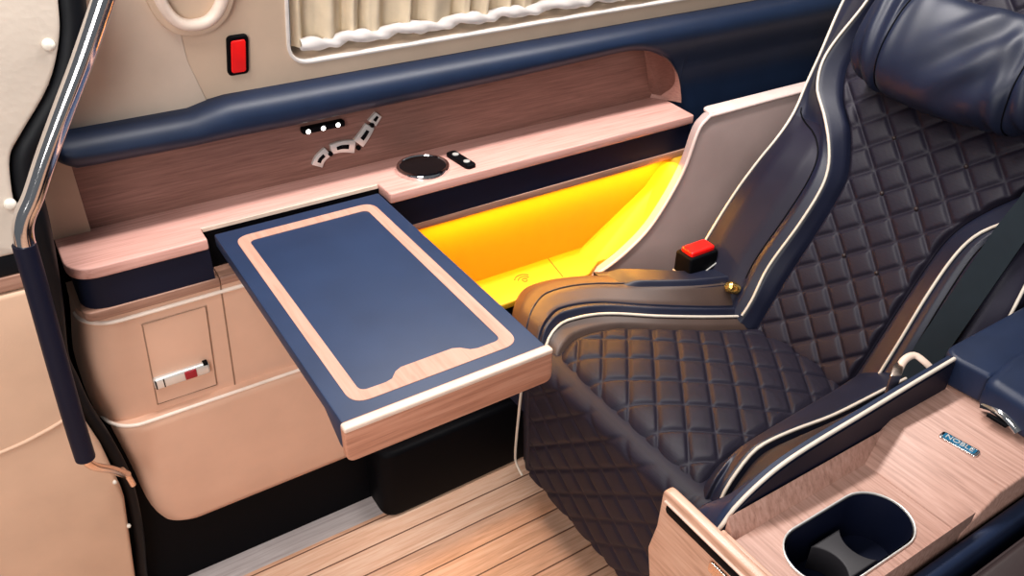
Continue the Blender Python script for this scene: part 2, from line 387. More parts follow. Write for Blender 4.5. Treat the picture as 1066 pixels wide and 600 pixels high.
# recess back and end panel
prism('back_panel', [(.066, .60), (1.33, .60), (1.33, .72), (1.33, .775), (.066, .765)], 'y', 1.388, 1.405, M_WOODSHADED, led)
ENDF = [(1.17, .7655), (1.225, .751), (1.268, .720), (1.298, .679), (1.313, .634), (1.3155, .6205)]
ENDB = [(1.325, .775), (1.318, .75), (1.308, .717), (1.293, .675), (1.279, .632), (1.275, .6205)]
def end_fn(u, v):
    ks = [i / 5 for i in range(6)]
    fx, fz = interp(ks, [p[0] for p in ENDF], v), interp(ks, [p[1] for p in ENDF], v)
    bx, bz = interp(ks, [p[0] for p in ENDB], v), interp(ks, [p[1] for p in ENDB], v)
    return Vector((bx + (fx - bx) * u, 1.389 + (1.326 - 1.389) * u, bz + (fz - bz) * u))
grid('end_panel', end_fn, 8, 20, M_WOODLIT, led, lambda p: p + Vector((.004, .004, .002)))
# ---- padded navy rail with the big right panel
arc = [Vector((p.x, p.y)) for p in catmull([(1.11, .7615, 0), (1.17, .761, 0), (1.225, .747, 0), (1.268, .716, 0), (1.298, .675, 0), (1.313, .630, 0), (1.318, .585, 0), (1.319, .54, 0)], 6)]
cutline = [Vector((.042, .766)), Vector((.07, .748)), Vector((.40, .744)), Vector((.85, .752))] + arc
def cutz(x):
    if x >= 1.319: return .54
    for a, b_ in zip(cutline, cutline[1:]):
        if a.x <= x <= b_.x: return a.y + (b_.y - a.y) * (x - a.x) / max(b_.x - a.x, 1e-6)
    return .766
def cutd(x, z):
    best = 9
    for a, b_ in zip(cutline, cutline[1:]):
        d = b_ - a; t = max(0, min(1, ((x - a.x) * d.x + (z - a.y) * d.y) / d.length_squared)); q = a + d * t
        best = min(best, math.hypot(x - q.x, z - q.y))
    return best
def rtop(x): return .806 + .012 * sstep(.25, .30, x)
RXS = [.042 + .0025 * k for k in range(8)] + [.07 + .03 * k for k in range(35)] + [1.115 + .004 * k for k in range(52)] + [1.3235 + .05 * k for k in range(24)]
def rail_fn(u, v):
    x = RXS[min(int(round(u * (len(RXS) - 1))), len(RXS) - 1)]; zt_, zb_ = rtop(x), cutz(x); z = zt_ + (zb_ - zt_) * v
    e = cutd(x, z)
    et = zt_ - z
    y = 1.309 + .030 * sstep(.035, .13, et)
    q = min(1, et / .034); y += .048 * (1 - math.sqrt(max(0, 1 - (1 - q) ** 2)))
    re = .030 - .014 * sstep(1.1, 1.25, x); q = min(1, e / re); y += (.036 - .018 * sstep(1.1, 1.25, x)) * (1 - math.sqrt(max(0, 1 - (1 - q) ** 2)))
    q = min(1, (x - .042) / .018); y += .03 * (1 - math.sqrt(max(0, 1 - (1 - q) ** 2)))
    return Vector((x, min(y, 1.372), z))
rail = grid('padded_rail', rail_fn, len(RXS) - 1, 44, M_NAVYRAIL, None, lambda p: Vector((p.x, 1.386, p.z)), 60)
tag(rail, 'padded navy armrest rail sweeping along the wall above the wood recess', 'rail')

# ================================================================= CABINET
cab = thing('side_cabinet', 'beige leather side cabinet with access door under the ledge at left', 'cabinet', (.3, 1.3, .0))
def upcab_fn(u, v):      # body with rounded left front, slightly leaning in
    z = .528 - v * .27
    yy = 1.262 + v * .012; x0 = .006 - .024 * sstep(0, .6, v) + .006 * sstep(.6, 1, v); R_ = .06
    Ltot = 1.0
    if u < .30:
        a = u / .30 * (math.pi / 2); return Vector((x0 + R_ - R_ * math.cos(a), yy + R_ - R_ * math.sin(a), z))
    return Vector((x0 + R_ + (u - .30) / .70 * (.585 - R_), yy, z))
grid('upper_body', upcab_fn, 60, 10, M_BEIGE, cab, lambda p: Vector((p.x + .0, 1.40, p.z)))
tube('top_lip', [upcab_fn(u / 40, .06) + Vector((0, -.001, 0)) for u in range(41)], .004, M_BEIGELIP, cab)
def seam(name, pts, r=.0014, mat=M_GREYLINE, parent=cab): return tube(name, pts, r, mat, parent, res=6)
def UY(z): return 1.262 + (.528 - z) / .27 * .012 - .0005
seam('panel_seam', [(.227, UY(.525), .525), (.217, UY(.30), .30)])
dp = rounded([(.092, .318), (.186, .318), (.196, .492), (.092, .492)], .006, 3)
ad = grid('access_door', lambda u, v: Vector((.081 + .106 * u + v * .0085, UY(.318 + .174 * v) - .0012, .318 + .174 * v)), 6, 6, M_BEIGE, cab, lambda p: p + Vector((0, .004, 0)))
seam('door_gap', [(q[0] + (q[1] - .49) * .06, UY(q[1]) - .0012, q[1]) for q in [(.0925, .492), (.196, .492), (.196, .318), (.0925, .318), (.0925, .492)]], .0013, M_GREYLINE, ad)
lv = box('latch', .085, .180, UY(.372) - .013, UY(.372), .357, .380, M_SILVER, ad, .005); lv['label'] = 'silver latch handle'
lb = box('button', .136, .156, UY(.372) - .0155, UY(.372) - .005, .361, .377, M_DKRED, lv, .001); lb['label'] = 'dark red button'
box('mark', .100, .102, UY(.372) - .0138, UY(.372) - .008, .360, .377, M_BLACK, lv)
box('mark', .0865, .0885, UY(.372) - .0138, UY(.372) - .008, .360, .377, M_BLACK, lv)
box('catch', .170, .178, UY(.38) - .0125, UY(.38), .3765, .3815, M_BLACK, lv, .001)
def lowcab_fn(u, v):      # lower bin with a pale lip and rounded lower edge
    prof = [(1.290, .302), (1.250, .304), (1.246, .296), (1.248, .25), (1.252, .15), (1.256, .065), (1.260, .034), (1.275, .014), (1.31, .010)]
    k = v * (len(prof) - 1); i = min(int(k), len(prof) - 2); t = k - i
    yy = prof[i][0] + (prof[i + 1][0] - prof[i][0]) * t; z = prof[i][1] + (prof[i + 1][1] - prof[i][1]) * t
    x0 = interp([.0, .02, .05, .10, .19, .28, .38], [.060, .040, .025, .013, .008, .0, -.010], z) - .004; R_ = .060
    if u < .25:
        a = u / .25 * (math.pi / 2); return Vector((x0 + R_ - R_ * math.cos(a), yy + R_ * 1.1 - R_ * 1.1 * math.sin(a), z))
    return Vector((x0 + R_ + (u - .25) / .75 * (.66 - x0 - R_), yy, z))
grid('lower_bin', lowcab_fn, 60, 32, M_BEIGE, cab, lambda p: Vector((p.x, 1.41, p.z)))
tube('bin_lip', [lowcab_fn(u / 60, 1.2 / 8) + Vector((0, -.0005, .002)) for u in range(61)], .0035, M_BEIGELIP, cab)

# ================================================================= AMBER LIT BIN + MAUVE SIDE PANEL
binn = thing('storage_bin', 'amber lit open storage bin in the side wall behind the table', 'bin', (.9, 1.28, .33))
grid('back_wall', lambda u, v: Vector((.58 + u * .72, 1.302 - .026 * v ** 2, .33 + v * .197)), 10, 10, M_AMBERLIT, binn, lambda p: p + Vector((0, .006, 0)))
prism('tray', [(.55, 1.195), (.98, 1.2), (1.03, 1.2335), (1.16, 1.2335), (1.16, 1.305), (.55, 1.305)], 'z', .318, .334, M_AMBERLIT, binn, .004)
box('end_wall', .575, .585, 1.22, 1.305, .334, .526, M_AMBERLIT, binn)
tube('tray_seam', [(.924, 1.220, .3345), (.940, 1.300, .3345)], .0012, M_YMARK, binn, res=6)
box('led_strip', .62, 1.22, 1.272, 1.279, .5215, .5255, M_AMBERLED, binn)
lgt = bpy.data.lights.new('bin_led_light', 'AREA'); lgt.shape = 'RECTANGLE'; lgt.size = .62; lgt.size_y = .012; lgt.energy = 3.0; lgt.color = (1, .44, .04)
lo = bpy.data.objects.new('bin_led_light', lgt); COL.objects.link(lo); lo.location = (.92, 1.252, .520); lo.rotation_euler = (math.radians(-14), 0, 0)
# charging mark on the tray
bm = bmesh.new()
c0 = Vector((.846, 1.252, .3348))
for r_, a0, a1 in ((.022, 35, 150), (.014, 20, 160)):
    add_tube(bm, [c0 + Vector((r_ * math.cos(math.radians(a0 + (a1 - a0) * k / 12)), r_ * math.sin(math.radians(a0 + (a1 - a0) * k / 12)), 0)) for k in range(13)], .0012, res=6)
add_tube(bm, [c0 + Vector((.006 * math.cos(k * .6), .006 * math.sin(k * .6), 0)) for k in range(10)], .0012, res=6)
o = finish(bm, 'charging_mark', M_YMARK, binn)
# mauve shell panel beside the seat
edge = catmull([(1.292, .634, 0), (1.283, .628, 0), (1.262, .605, 0), (1.232, .512, 0), (1.165, .410, 0), (1.10, .358, 0), (1.030, .325, 0), (.97, .312, 0)], 5)
shell = prism('seat_shell', [(p.x, p.y) for p in edge] + [(.97, .02), (2.4, .02), (2.4, .634)], 'y', 1.212, 1.232, M_MAUVE, None, .004, 3)
tag(shell, 'mauve side shell with curved front edge between amber lit bin and seat', 'panel')
def liner_fn(u, v):
    k = u * (len(edge) - 1); i = min(int(k), len(edge) - 2); p = edge[i].lerp(edge[i + 1], k - i)
    return Vector((p.x + .004, 1.2325 + v * .062, min(p.y, .526)))
grid('curved_liner', liner_fn, 40, 6, M_AMBERLIT, binn, lambda p: p + Vector((.004, 0, -.002)))  # added amber surface, stands in for LED light on the shell's cut edge
tube('rim', [(p.x + .004, 1.214, p.y - .004) for p in edge[::-1]] + [(1.5, 1.214, .632), (2.3, 1.214, .632)], .0048, M_MAUVEEDGE, shell)
prism('top_edge', rounded([(1.296, 1.214), (2.38, 1.214), (2.38, 1.2515), (1.306, 1.2515)], [.004, 0, 0, .02], 5), 'z', .630, .6365, M_MAUVEEDGE, shell, .002)

# ================================================================= FOLDING TABLE
tab = thing('folding_table', 'navy leather topped folding table with rose wood inlay hinged out of the ledge', 'table', (.38, 1.0, .56))
X0, X1, Y0, Y1 = .2345, .5300, .716, 1.266
prof = [(Y1, .6195), (Y0 + .014, .6195), (Y0 + .014, .572), (Y0 + .030, .570), (Y0 + .060, .588), (Y0 + .075, .597), (Y1, .597)]
prism('table_top', prof, 'x', X0, X1, M_TABLE, tab, .0025, 2, 50)
en = prism('front_edge', rounded([(X0 - .003, .566), (X1 + .003, .566), (X1 + .003, .6215), (X0 - .003, .6215)], [.012, .012, .006, .006], 5), 'y', Y0, Y0 + .0145, M_WOODTBL, tab, .003, 2)
prism('edge_band', [(X0 - .003, .614), (X1 + .003, .614), (X1 + .003, .6222), (X0 - .003, .6222)], 'y', Y0 - .0012, Y0 + .013, M_PALEEDGE, tab, .003, 3)
def rloop(x0, x1, y0, y1, r, notch):
    pts = rounded([(x0, y1), (x0, y0), (x1, y0), (x1, y1)], r, 8); return pts
n_ = 8
outer = rounded([(.259, 1.236), (.259, .753), (.504, .753), (.504, 1.236)], .026, n_)
inner = rounded([(.277, 1.214), (.277, .772), (.485, .772), (.485, 1.214)], .012, n_)
bm = bmesh.new(); zt, zb = .6204, .6150
# notched inner loop: bottom run gets the raised step; matching points on the outer loop
def withrun(loop, run):
    k = 2 * (n_ + 1)     # index after the second corner
    return loop[:k] + run + loop[k:]
ii = withrun(inner, [(.312, .7715), (.322, .774), (.332, .785), (.342, .7895), (.418, .7895), (.428, .785), (.438, .775), (.448, .772)])
oo = withrun(outer, [(x, .753) for x in (.312, .322, .332, .342, .418, .428, .438, .448)])
L = [[bm.verts.new((u, v, z)) for u, v in lp] for lp, z in ((oo, zt), (ii, zt), (ii, zb), (oo, zb))]
for a in range(4):
    A, B = L[a], L[(a + 1) % 4]
    for i in range(len(A)): bm.faces.new((A[i], A[(i + 1) % len(A)], B[(i + 1) % len(A)], B[i]))
finish(bm, 'inlay', M_INLAY, tab)
box('hinge_arm', .26, .50, 1.262, 1.296, .590, .604, M_BLACK, tab, .003)

# ================================================================= SMALL WALL ITEMS
ref = thing('reflector', 'red rectangular reflector in a black frame on the beige wall', 'reflector', W(.338, .1, 0))
bm = bmesh.new(); add_wall_prism(bm, rounded([(.320, .063), (.354, .063), (.358, .132), (.324, .132)], .008, 4), -.002, .006, .002); finish(bm, 'frame', M_BLACK, ref)
bm = bmesh.new(); add_wall_prism(bm, rounded([(.3255, .0695), (.3485, .0695), (.352, .1255), (.329, .1255)], .004, 3), .002, .0085, .0015); finish(bm, 'lens', M_RED, ref)
# oval bezel, top left
bz = thing('oval_bezel', 'beige oval moulded bezel on the pillar cut by the top of the photo', 'bezel', W(.277, .25, .01))
def oval(rx, ry, n=48, p=2.4):
    out = []
    for k in range(n):
        a = 2 * math.pi * k / n; c, s = math.cos(a), math.sin(a)
        out.append((.278 + rx * math.copysign(abs(c) ** (2 / p), c), .265 + ry * math.copysign(abs(s) ** (2 / p), s)))
    return out
frame_ring('flange', oval(.068, .116), oval(.046, .095), lambda u, v, k: W(u, v, .018 - k * .022), M_WALL, bz, .004)
bm = bmesh.new(); add_tube(bm, [W(u, v, .016) for u, v in oval(.050, .098)], .009, closed=True, res=12); finish(bm, 'ring', M_BEIGELIP, bz)
bm = bmesh.new(); add_wall_prism(bm, oval(.046, .095), .0, .008); finish(bm, 'inner_plate', M_WALL, bz)
# reading-light switch with three leds under the rail
sw = thing('indicator_strip', 'black strip with three white lights under the navy rail', 'indicator', (.48, 1.388, .715))
prism('bar', rounded([(.441, .711), (.522, .711), (.522, .722), (.441, .722)], .003), 'y', 1.374, 1.389, M_BLACK, sw, .002)
for i, (xx, zz) in enumerate(((.4530, .7195), (.4815, .7200), (.5100, .7205))):
    lathe('led', [(.0042, -.004), (.0042, .001), (.0025, .002)], (xx - .002, 1.374, zz - .004), M_LED, sw, Vector((0, -1, 0)), 16)
# seat shaped adjuster pads
ic = thing('seat_controls', 'seat shaped silver adjuster control on the wood recess panel', 'control', (.52, 1.388, .66))
def band(name, path, wd, mat, y0=1.381, grow=0, par=None):
    pts = catmull([(a, b_, 0) for a, b_ in path], 5); Lf, Rt = [], []
    for i, p in enumerate(pts):
        t = (pts[min(i + 1, len(pts) - 1)] - pts[max(i - 1, 0)]).normalized(); nn = Vector((-t.y, t.x, 0)); k = i / (len(pts) - 1)
        hw = (wd[0] + (wd[1] - wd[0]) * k) / 2 * 1.25 + grow
        Lf.append(p + nn * hw); Rt.append(p - nn * hw)
    poly = [(q.x, q.y) for q in Lf] + [(q.x, q.y) for q in Rt[::-1]]
    return prism(name, rounded(poly, [.003 if i in (0, len(Lf) - 1, len(Lf), len(poly) - 1) else 0 for i in range(len(poly))], 3), 'y', y0, 1.389, mat, par or ic, .0015, 2, 40)
for nm, path, wd in (('leg_pad', [(.462, .642), (.470, .655), (.486, .666)], (.017, .016)),
                     ('seat_pad', [(.492, .668), (.515, .669), (.540, .664)], (.015, .021)),
                     ('back_pad', [(.547, .668), (.562, .683), (.574, .698)], (.020, .016)),
                     ('head_pad', [(.578, .702), (.587, .711), (.593, .717)], (.016, .012))):
    p_ = band(nm, path, wd, M_SILVER)
    band('outline', [(.5 * (a + path[1][0]), .5 * (b_ + path[1][1])) for a, b_ in path], (wd[0] * .35, wd[1] * .35), M_BLACK, 1.3802, 0, p_)
for i, (xx, zz) in enumerate(((.490, .661), (.546, .6605), (.577, .6995))):
    lathe('pivot', [(.0045, -.003), (.0045, .002)], (xx, 1.381, zz), M_BLACK, ic, Vector((0, -1, 0)), 14)
# round glass dial
di = thing('charging_dial', 'round black glass dial in a chrome ring set in the ledge', 'dial', (.645, 1.314, .62))
lathe('ring', [(.050, -.01), (.052, .004), (.050, .009), (.045, .010), (.043, .007)], (.645, 1.312, .62), M_CHROME, di, seg=64)
lathe('glass', [(.044, -.002), (.0435, .0082), (.02, .0088)], (.645, 1.312, .62), M_BLACKGLOSS, di, seg=64)
# oblong button pad
bp = thing('button_pad', 'small black two button pad beside the round dial', 'button pad', (.722, 1.31, .62))
pth = Vector((-.005, .079, 0)); n2 = Vector((-pth.y, pth.x, 0)).normalized() * .011
a0, b0 = Vector((.727, 1.266, 0)), Vector((.722, 1.345, 0))
prism('base', rounded([tuple((a0 - n2)[:2]), tuple((b0 - n2)[:2]), tuple((b0 + n2)[:2]), tuple((a0 + n2)[:2])], .008, 5), 'z', .618, .628, M_BLACK, bp, .002)
for t in (.24, .74):
    q = a0.lerp(b0, t); lathe('button', [(.0065, 0), (.0065, .0025), (.004, .0035)], (q.x, q.y, .627), M_SILVER, bp, seg=20)

# grab handle
gh = thing('grab_handle', 'chrome grab handle with navy leather grip beside the door seal', 'handle', (0, 1.12, .76))
tube('chrome_bar', [(.150, 1.12, 1.06), (.1355, 1.12, 1.035), (.098, 1.12, .972), (.062, 1.12, .915), (.028, 1.12, .860), (.002, 1.12, .815), (-.016, 1.12, .788), (-.024, 1.12, .765), (-.026, 1.12, .73)], .0128, M_CHROME, gh, smooth=5, res=20)
tube('leather_grip', [(-.0265, 1.12, .752), (-.030, 1.12, .68), (-.036, 1.12, .58), (-.042, 1.12, .47), (-.0455, 1.12, .380)], .0145, M_FASCIA, gh, smooth=5, res=20)
tube('foot', [(-.0455, 1.12, .39), (-.045, 1.12, .372), (-.037, 1.128, .350), (-.018, 1.155, .310), (-.004, 1.185, .268), (.001, 1.205, .245)], .0068, M_ROSE, gh, smooth=5, res=14)
tube('end_cap', [(-.004, 1.195, .268), (.001, 1.198, .250), (.005, 1.20, .222)], .005, M_ROSE, gh, smooth=4, res=12)

# black floor housing beneath the seat front
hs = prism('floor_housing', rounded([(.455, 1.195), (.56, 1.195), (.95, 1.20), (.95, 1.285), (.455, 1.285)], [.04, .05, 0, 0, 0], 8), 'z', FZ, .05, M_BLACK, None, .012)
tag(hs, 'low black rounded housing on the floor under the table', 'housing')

# ================================================================= SEAT
seat = thing('captain_seat', 'navy quilted captain seat with cream piping and seat belt', 'seat', (1.0, .80, FZ))
def puff(ds, a=.006, wd=.009):
    """ds: distances to the stitch lines in metres; a narrow crease at each line, a soft flat pillow between"""
    v = 1
    for d in ds: v *= 1 - math.exp(-(d / wd) ** 2 * .5)
    v2 = 1
    for d in ds: v2 *= min(1, d / .02) ** .5
    return a * (.62 * v + .38 * v2)
def ldist(p, n, s, ph):
    t = (p[0] * n[0] + p[1] * n[1] - ph) / s; return abs(t - round(t)) * s
XS = [.735, .78, .82, .90, 1.0, 1.12, 1.30]
ZQ = [.320, .335, .337, .332, .322, .302, .262]
QL = [.985, 1.010, 1.024, 1.016, .968, .926, .89]
PL = [1.022, 1.046, 1.056, 1.042, .988, .945, .91]
SL = [1.045, 1.070, 1.084, 1.068, 1.012, .966, .935]
OL = [1.14, 1.185, 1.203, 1.192, 1.150, 1.075, 1.035]
ZO = [.358, .372, .379, .380, .376, .370, .350]
QR = [.603, .616, .628, .637, .648, .664, .70]
PR = [.560, .572, .578, .574, .566, .566, .57]
I = lambda ys, x: interp(XS, ys, x)
def front_round(x): return -.035 * (1 - sstep(.725, .775, x)) ** 2
def q_fn(u, v):
    x = .733 + u * (1.29 - .733); yl, yr = I(QL, x), I(QR, x); y = yr + v * (yl - yr)
    z = I(ZQ, x) + front_round(x)
    e = min(v, 1 - v) * (yl - yr)
    h = puff((ldist((x, y), (.777, -.629), .048, .043), ldist((x, y), (.515, .857), .0667, .0232)), .0070, .0030)
    return Vector((x, y, z + h * sstep(0, .02, e) - .006 * groove(e, .004) + .006 * sstep(0, .12, e)))
grid('seat_cushion', q_fn, 260, 200, M_QUILT, seat, lambda p: Vector((p.x, p.y, .12)), 180)
def bolL_fn(u, v):
    x = .728 + u * (1.30 - .728); a, p, s, o_ = I(QL, x), I(PL, x), I(SL, x), I(OL, x); zq = I(ZQ, x); zo = I(ZO, x) - zq
    f = front_round(x) * 1.2
    prof = [(a - .002, -.006), (a + .006, .006), (p, .014), (p + .006, .016), ((p + s) / 2 + .003, .030), (s - .003, .031), (s, .025), (s + .004, .032), (s + (o_ - s) * .35, zo - .002), (s + (o_ - s) * .7, zo - .004), (o_ - .002, zo - .024), (o_ + .006, zo - .055), (o_ + .006, -.12)]
    k = v * (len(prof) - 1); i = min(int(k), len(prof) - 2); t = k - i
    return Vector((x, prof[i][0] + (prof[i + 1][0] - prof[i][0]) * t, zq + prof[i][1] + (prof[i + 1][1] - prof[i][1]) * t + f))
bol = grid('bolster', bolL_fn, 70, 48, (M_BOLSTER, M_OUTER), seat, lambda p: Vector((p.x, p.y, .15)), 60, lambda u, v: 1 if v > 7 / 12 or v < 2 / 12 else 0)
tube('piping', [Vector((x, I(PL, x) + .002, I(ZQ, x) + .018 + front_round(x))) for x in [.733 + k * .014 for k in range(40)]], .0029, M_PIPE, bol, res=8)
tube('outer_piping', [Vector((x, I(SL, x) + (I(OL, x) - I(SL, x)) * .42, I(ZO, x) - .0015 + front_round(x) * 1.2)) for x in [.735 + k * .014 for k in range(33)]], .0018, M_BOLSTER, bol, res=8)
# arm pad lying on the bolster
def pad_fn(u, v):
    x = .955 + u * .33; s, o_ = I(SL, x), I(OL, x)
    y = s + (o_ - s) * (.30 + .58 * v); e = min(u, 1 - u, 1) * .33; e2_ = min(v, 1 - v) * (o_ - s)
    return Vector((x, y, I(ZO, x) - .007 + .0145 * sstep(0, .05, e) * sstep(0, .022, e2_)))
grid('arm_pad', pad_fn, 40, 24, M_BOLSTER, bol, lambda p: p - Vector((0, 0, .03)), 60)
def bolR_fn(u, v):
    x = .728 + u * (1.28 - .728); a, p = I(QR, x), I(PR, x); zq = I(ZQ, x); f = front_round(x) * 1.2
    rise = interp([.73, .79, .84, 1.0, 1.3], [.012, .035, .062, .075, .12], x)
    prof = [(a + .002, -.006), (a - .006, .008), (a - .018, .022 + rise * .25), ((a + p) / 2 - .002, rise * .75), (p + .010, rise), (p, rise), (p - .006, rise - .01), (p - .01, -.02)]
    k = v * (len(prof) - 1); i = min(int(k), len(prof) - 2); t = k - i
    return Vector((x, prof[i][0] + (prof[i + 1][0] - prof[i][0]) * t, zq + prof[i][1] + (prof[i + 1][1] - prof[i][1]) * t + f))
bor = grid('bolster', bolR_fn, 60, 36, M_BOLSTER, seat, lambda p: Vector((p.x, p.y, .15)), 60)
def rise_(x): return interp([.73, .79, .84, 1.0, 1.3], [.012, .035, .062, .075, .12], x)
tube('piping', [Vector((x, I(PR, x) + .001, I(ZQ, x) + rise_(x) + .003 + front_round(x) * 1.2)) for x in [.733 + k * .014 for k in range(34)]], .0029, M_PIPE, bor, res=8)
# leg rest
def leg_fn(u, v):
    y = .560 + u * (1.078 - .560); k = v
    if k < .14:
        a = k / .14 * math.pi / 2; x = .745 - .030 * math.sin(a); z = .303 + .026 * math.cos(a)
    else:
        t = (k - .14) / .86; x = .715 + .010 * t; z = .303 - t * .300
    ee = min(1.078 - y, y - .560)
    h = puff((ldist((y, z), (.67, .74), .0505, .755), ldist((y, z), (-.55, .835), .056, -.426)), .0045, .0035) * sstep(.03, .05, ee) * sstep(.0, .1, k)
    return Vector((x - h + .012 * (1 - sstep(0, .03, ee)) - .004 * groove(ee - .038, .004) * -1, y, z))
lr = grid('leg_rest', leg_fn, 200, 160, M_QUILT, seat, lambda p: Vector((p.x + .06, p.y, p.z)), 180)
tube('piping', [Vector((.722, 1.046, .30)), Vector((.717, 1.060, .24)), Vector((.718, 1.075, .12)), Vector((.720, 1.085, .03)), Vector((.722, 1.084, -.005)), Vector((.722, 1.06, -.022))], .0029, M_PIPE, lr, smooth=6, res=8)
box('leg_rest_frame', .735, .79, .60, 1.05, .02, .28, M_BLACK, seat, .01)
box('base', .80, 1.35, .58, 1.10, FZ, .20, M_BLACK, seat, .02)
# backrest
TH = math.radians(30); BP = Vector((1.2, .79, .30)); UPV = Vector((math.sin(TH), 0, math.cos(TH))); OUT = Vector((-math.cos(TH), 0, math.sin(TH)))
def B(w_, v, h=0): return BP + Vector((0, w_, 0)) + UPV * v + OUT * h
VS = [-.04, .03, .11, .22, .30, .345, .39, .43, .475, .54, .66, .80, .95]
qL = [.112, .113, .112, .107, .106, .112, .135, .163, .208, .238, .232, .225, .21]
qR = [.112, .116, .117, .118, .122, .134, .160, .190, .215, .238, .232, .225, .21]
iL = [.140, .134, .140, .128, .126, .138, .168, .205, .252, .272, .250, .240, .225]
iR = [.165, .166, .165, .162, .166, .180, .215, .235, .258, .272, .250, .240, .225]
oV = [.294, .298, .302, .298, .288, .282, .284, .297, .312, .320, .335, .335, .32]
oH = [.045, .042, .038, .034, .030, .024, .012, -.006, -.018, -.02, -.02, -.02, -.04]
J = lambda ys, v: interp(VS, ys, v)
def back_q(u, vv):
    v = -.04 + vv * .99; a, b_ = -J(qR, v), J(qL, v); w_ = a + u * (b_ - a); e = min(u, 1 - u) * (b_ - a)
    s2 = math.hypot(.075, .068)
    t1 = ((w_ - .03) / .075 + v / .068); t2 = ((w_ - .03) / .075 - v / .068); cell = .0504
    d1 = abs(t1 - round(t1)) * cell; d2 = abs(t2 - round(t2)) * cell
    h = puff((d1, d2), .0072, .0032) * sstep(0, .012, e) - .008 * groove(e, .004)
    curve = -.018 * (1 - ((u - .5) * 2) ** 2)
    return B(w_, v, h + curve * .6 + .004)
bk = grid('backrest', back_q, 210, 330, M_QUILT, seat, lambda p: p - OUT * .09, 180)
bk['label'] = 'quilted back panel'
def side_fn(sgn, q, inn):
    def fn(u, vv):
        v = -.02 + vv * .97; a, p = J(q, v), J(inn, v); o_, oh = J(oV, v), J(oH, v)
        o_ = max(o_, p + .02); m_ = p + (o_ - p) * .5; low = 1 - sstep(.30, .44, v)
        prof = [(a - .002, -.012), (a + .006, .006), (p - .002, .028), (p + .004, .030), (p + (o_ - p) * .14, .036 * low + .026 * (1 - low)), (p + (o_ - p) * .22, .032 * low + .022 * (1 - low)),
                (p + (o_ - p) * .36, .043 * low + .014 * (1 - low)), (p + (o_ - p) * .75, oh * .6 + .03 * low), (o_ - .004, oh + .004), (o_, oh), (o_ + .004, oh - .012), (o_ + .004, oh - .06), (o_ - .03, -.13)]
        k = u * (len(prof) - 1); i = min(int(k), len(prof) - 2); t = k - i
        return B(sgn * (prof[i][0] + (prof[i + 1][0] - prof[i][0]) * t), v, prof[i][1] + (prof[i + 1][1] - prof[i][1]) * t)
    return fn
for sgn, q, inn in ((1, qL, iL), (-1, qR, iR)):
    wing = grid('side_wing', side_fn(sgn, q, inn), 60, 90, (M_BOLSTER, M_PADLEA), seat, lambda p: Vector((p.x, p.y, p.z)) - OUT * .02, 60, lambda u, v: 1 if (u > 5 / 12 and v < .45) else 0)
    vv = [.0 + .012 * k for k in range(79)]
    tube('piping', [B(sgn * (J(inn, v) + .001), v, .032) for v in vv], .0029, M_PIPE, wing, res=8)
    tube('outer_piping', [B(sgn * (max(J(oV, v), J(inn, v) + .02) + .001), v, J(oH, v) + .003) for v in vv[5:]], .0029, M_PIPE, wing, res=8)
    sf = side_fn(sgn, q, inn)
    tube('pad_seam', [sf((5.0 + 2.6 * sstep(.74, 1, k / 40) ** 2) / 12, (.07 + .36 * k / 40 + .02) / .97) + OUT * .0005 for k in range(41)], .0016, M_BLACK, wing, res=6)
for w_, v in ((.03, .340), (-.045, .340), (-.0825, .442), (.0675, .442), (.03, .204), (-.045, .204)):
    bm = bmesh.new(); bmesh.ops.create_uvsphere(bm, u_segments=10, v_segments=6, radius=.0042, matrix=Matrix.Translation(B(w_, v, -.004))); finish(bm, 'tuft', M_BROWNLEA, bk)
box('back_shell', 1.62, 1.72, .52, 1.06, .45, 1.1, M_BLACK, seat, .03)
# head pillow
def pil_fn(u, v):
    w_ = -.19 + u * .37; a = v * 2 * math.pi
    e = abs((u - .5) * 2); endr = (max(0, 1 - e ** 6)) ** .5
    c_, s_ = math.cos(a), math.sin(a)
    rv = .098 * (.80 + .20 * endr) * (1 if e < .999 else .02); rh = .066 * (.62 + .38 * endr)
    if e > .995: rv *= .2; rh *= .2
    wr = .006 * math.sin(w_ * 60 + c_ * 2 + 3 * math.sin(a * 2)) * math.exp(-((w_ + .05) / .07) ** 2) * max(0, s_) + .004 * math.sin(w_ * 150 + a * 3) * groove(e - .8, .25)
    seamg = -.004 * (groove(w_ - .105, .0045) + groove(w_ + .140, .0045)) + .002 * (groove(w_ - .105, .03) + groove(w_ + .14, .03))
    vc = .590 + .20 * (w_ + .01) ** 2 * 4
    k = 1 + (wr + seamg) / .07
    return B(w_, vc + rv * math.copysign(abs(c_) ** .85, c_) * k, .072 + rh * math.copysign(abs(s_) ** .85, s_) * k)
bm = bmesh.new()
nu, nv = 120, 72
V = [[bm.verts.new(pil_fn(i / nu, j / nv)) for j in range(nv)] for i in range(nu + 1)]
for i in range(nu):
    for j in range(nv): bm.faces.new((V[i][j], V[i + 1][j], V[i + 1][(j + 1) % nv], V[i][(j + 1) % nv]))
bm.faces.new(V[0][::-1]); bm.faces.new(V[-1])
pil = tag(finish(bm, 'head_pillow', M_PILLOW, None, 60), 'plump navy leather head pillow resting across the top of the backrest', 'pillow')
for ws in (.105, -.140):
    tube('stitch_line', [pil_fn((ws + .19) / .37, k / 40) + (pil_fn((ws + .19) / .37, k / 40) - B(ws, .59, .072)).normalized() * .0015 for k in range(-4, 25)], .0012, M_BLACK, pil, res=6)
# belt strap over the right wing
def strap_fn(u, v):
    w_ = -.203 - u * .050 - v * .018; vv = .02 + v * .9
    return B(w_, vv, .062 - .03 * sstep(.35, .5, vv))
grid('seat_belt', strap_fn, 6, 40, M_STRAP, seat, lambda p: p - OUT * .003, 60)['label'] = 'dark grey seat belt webbing'
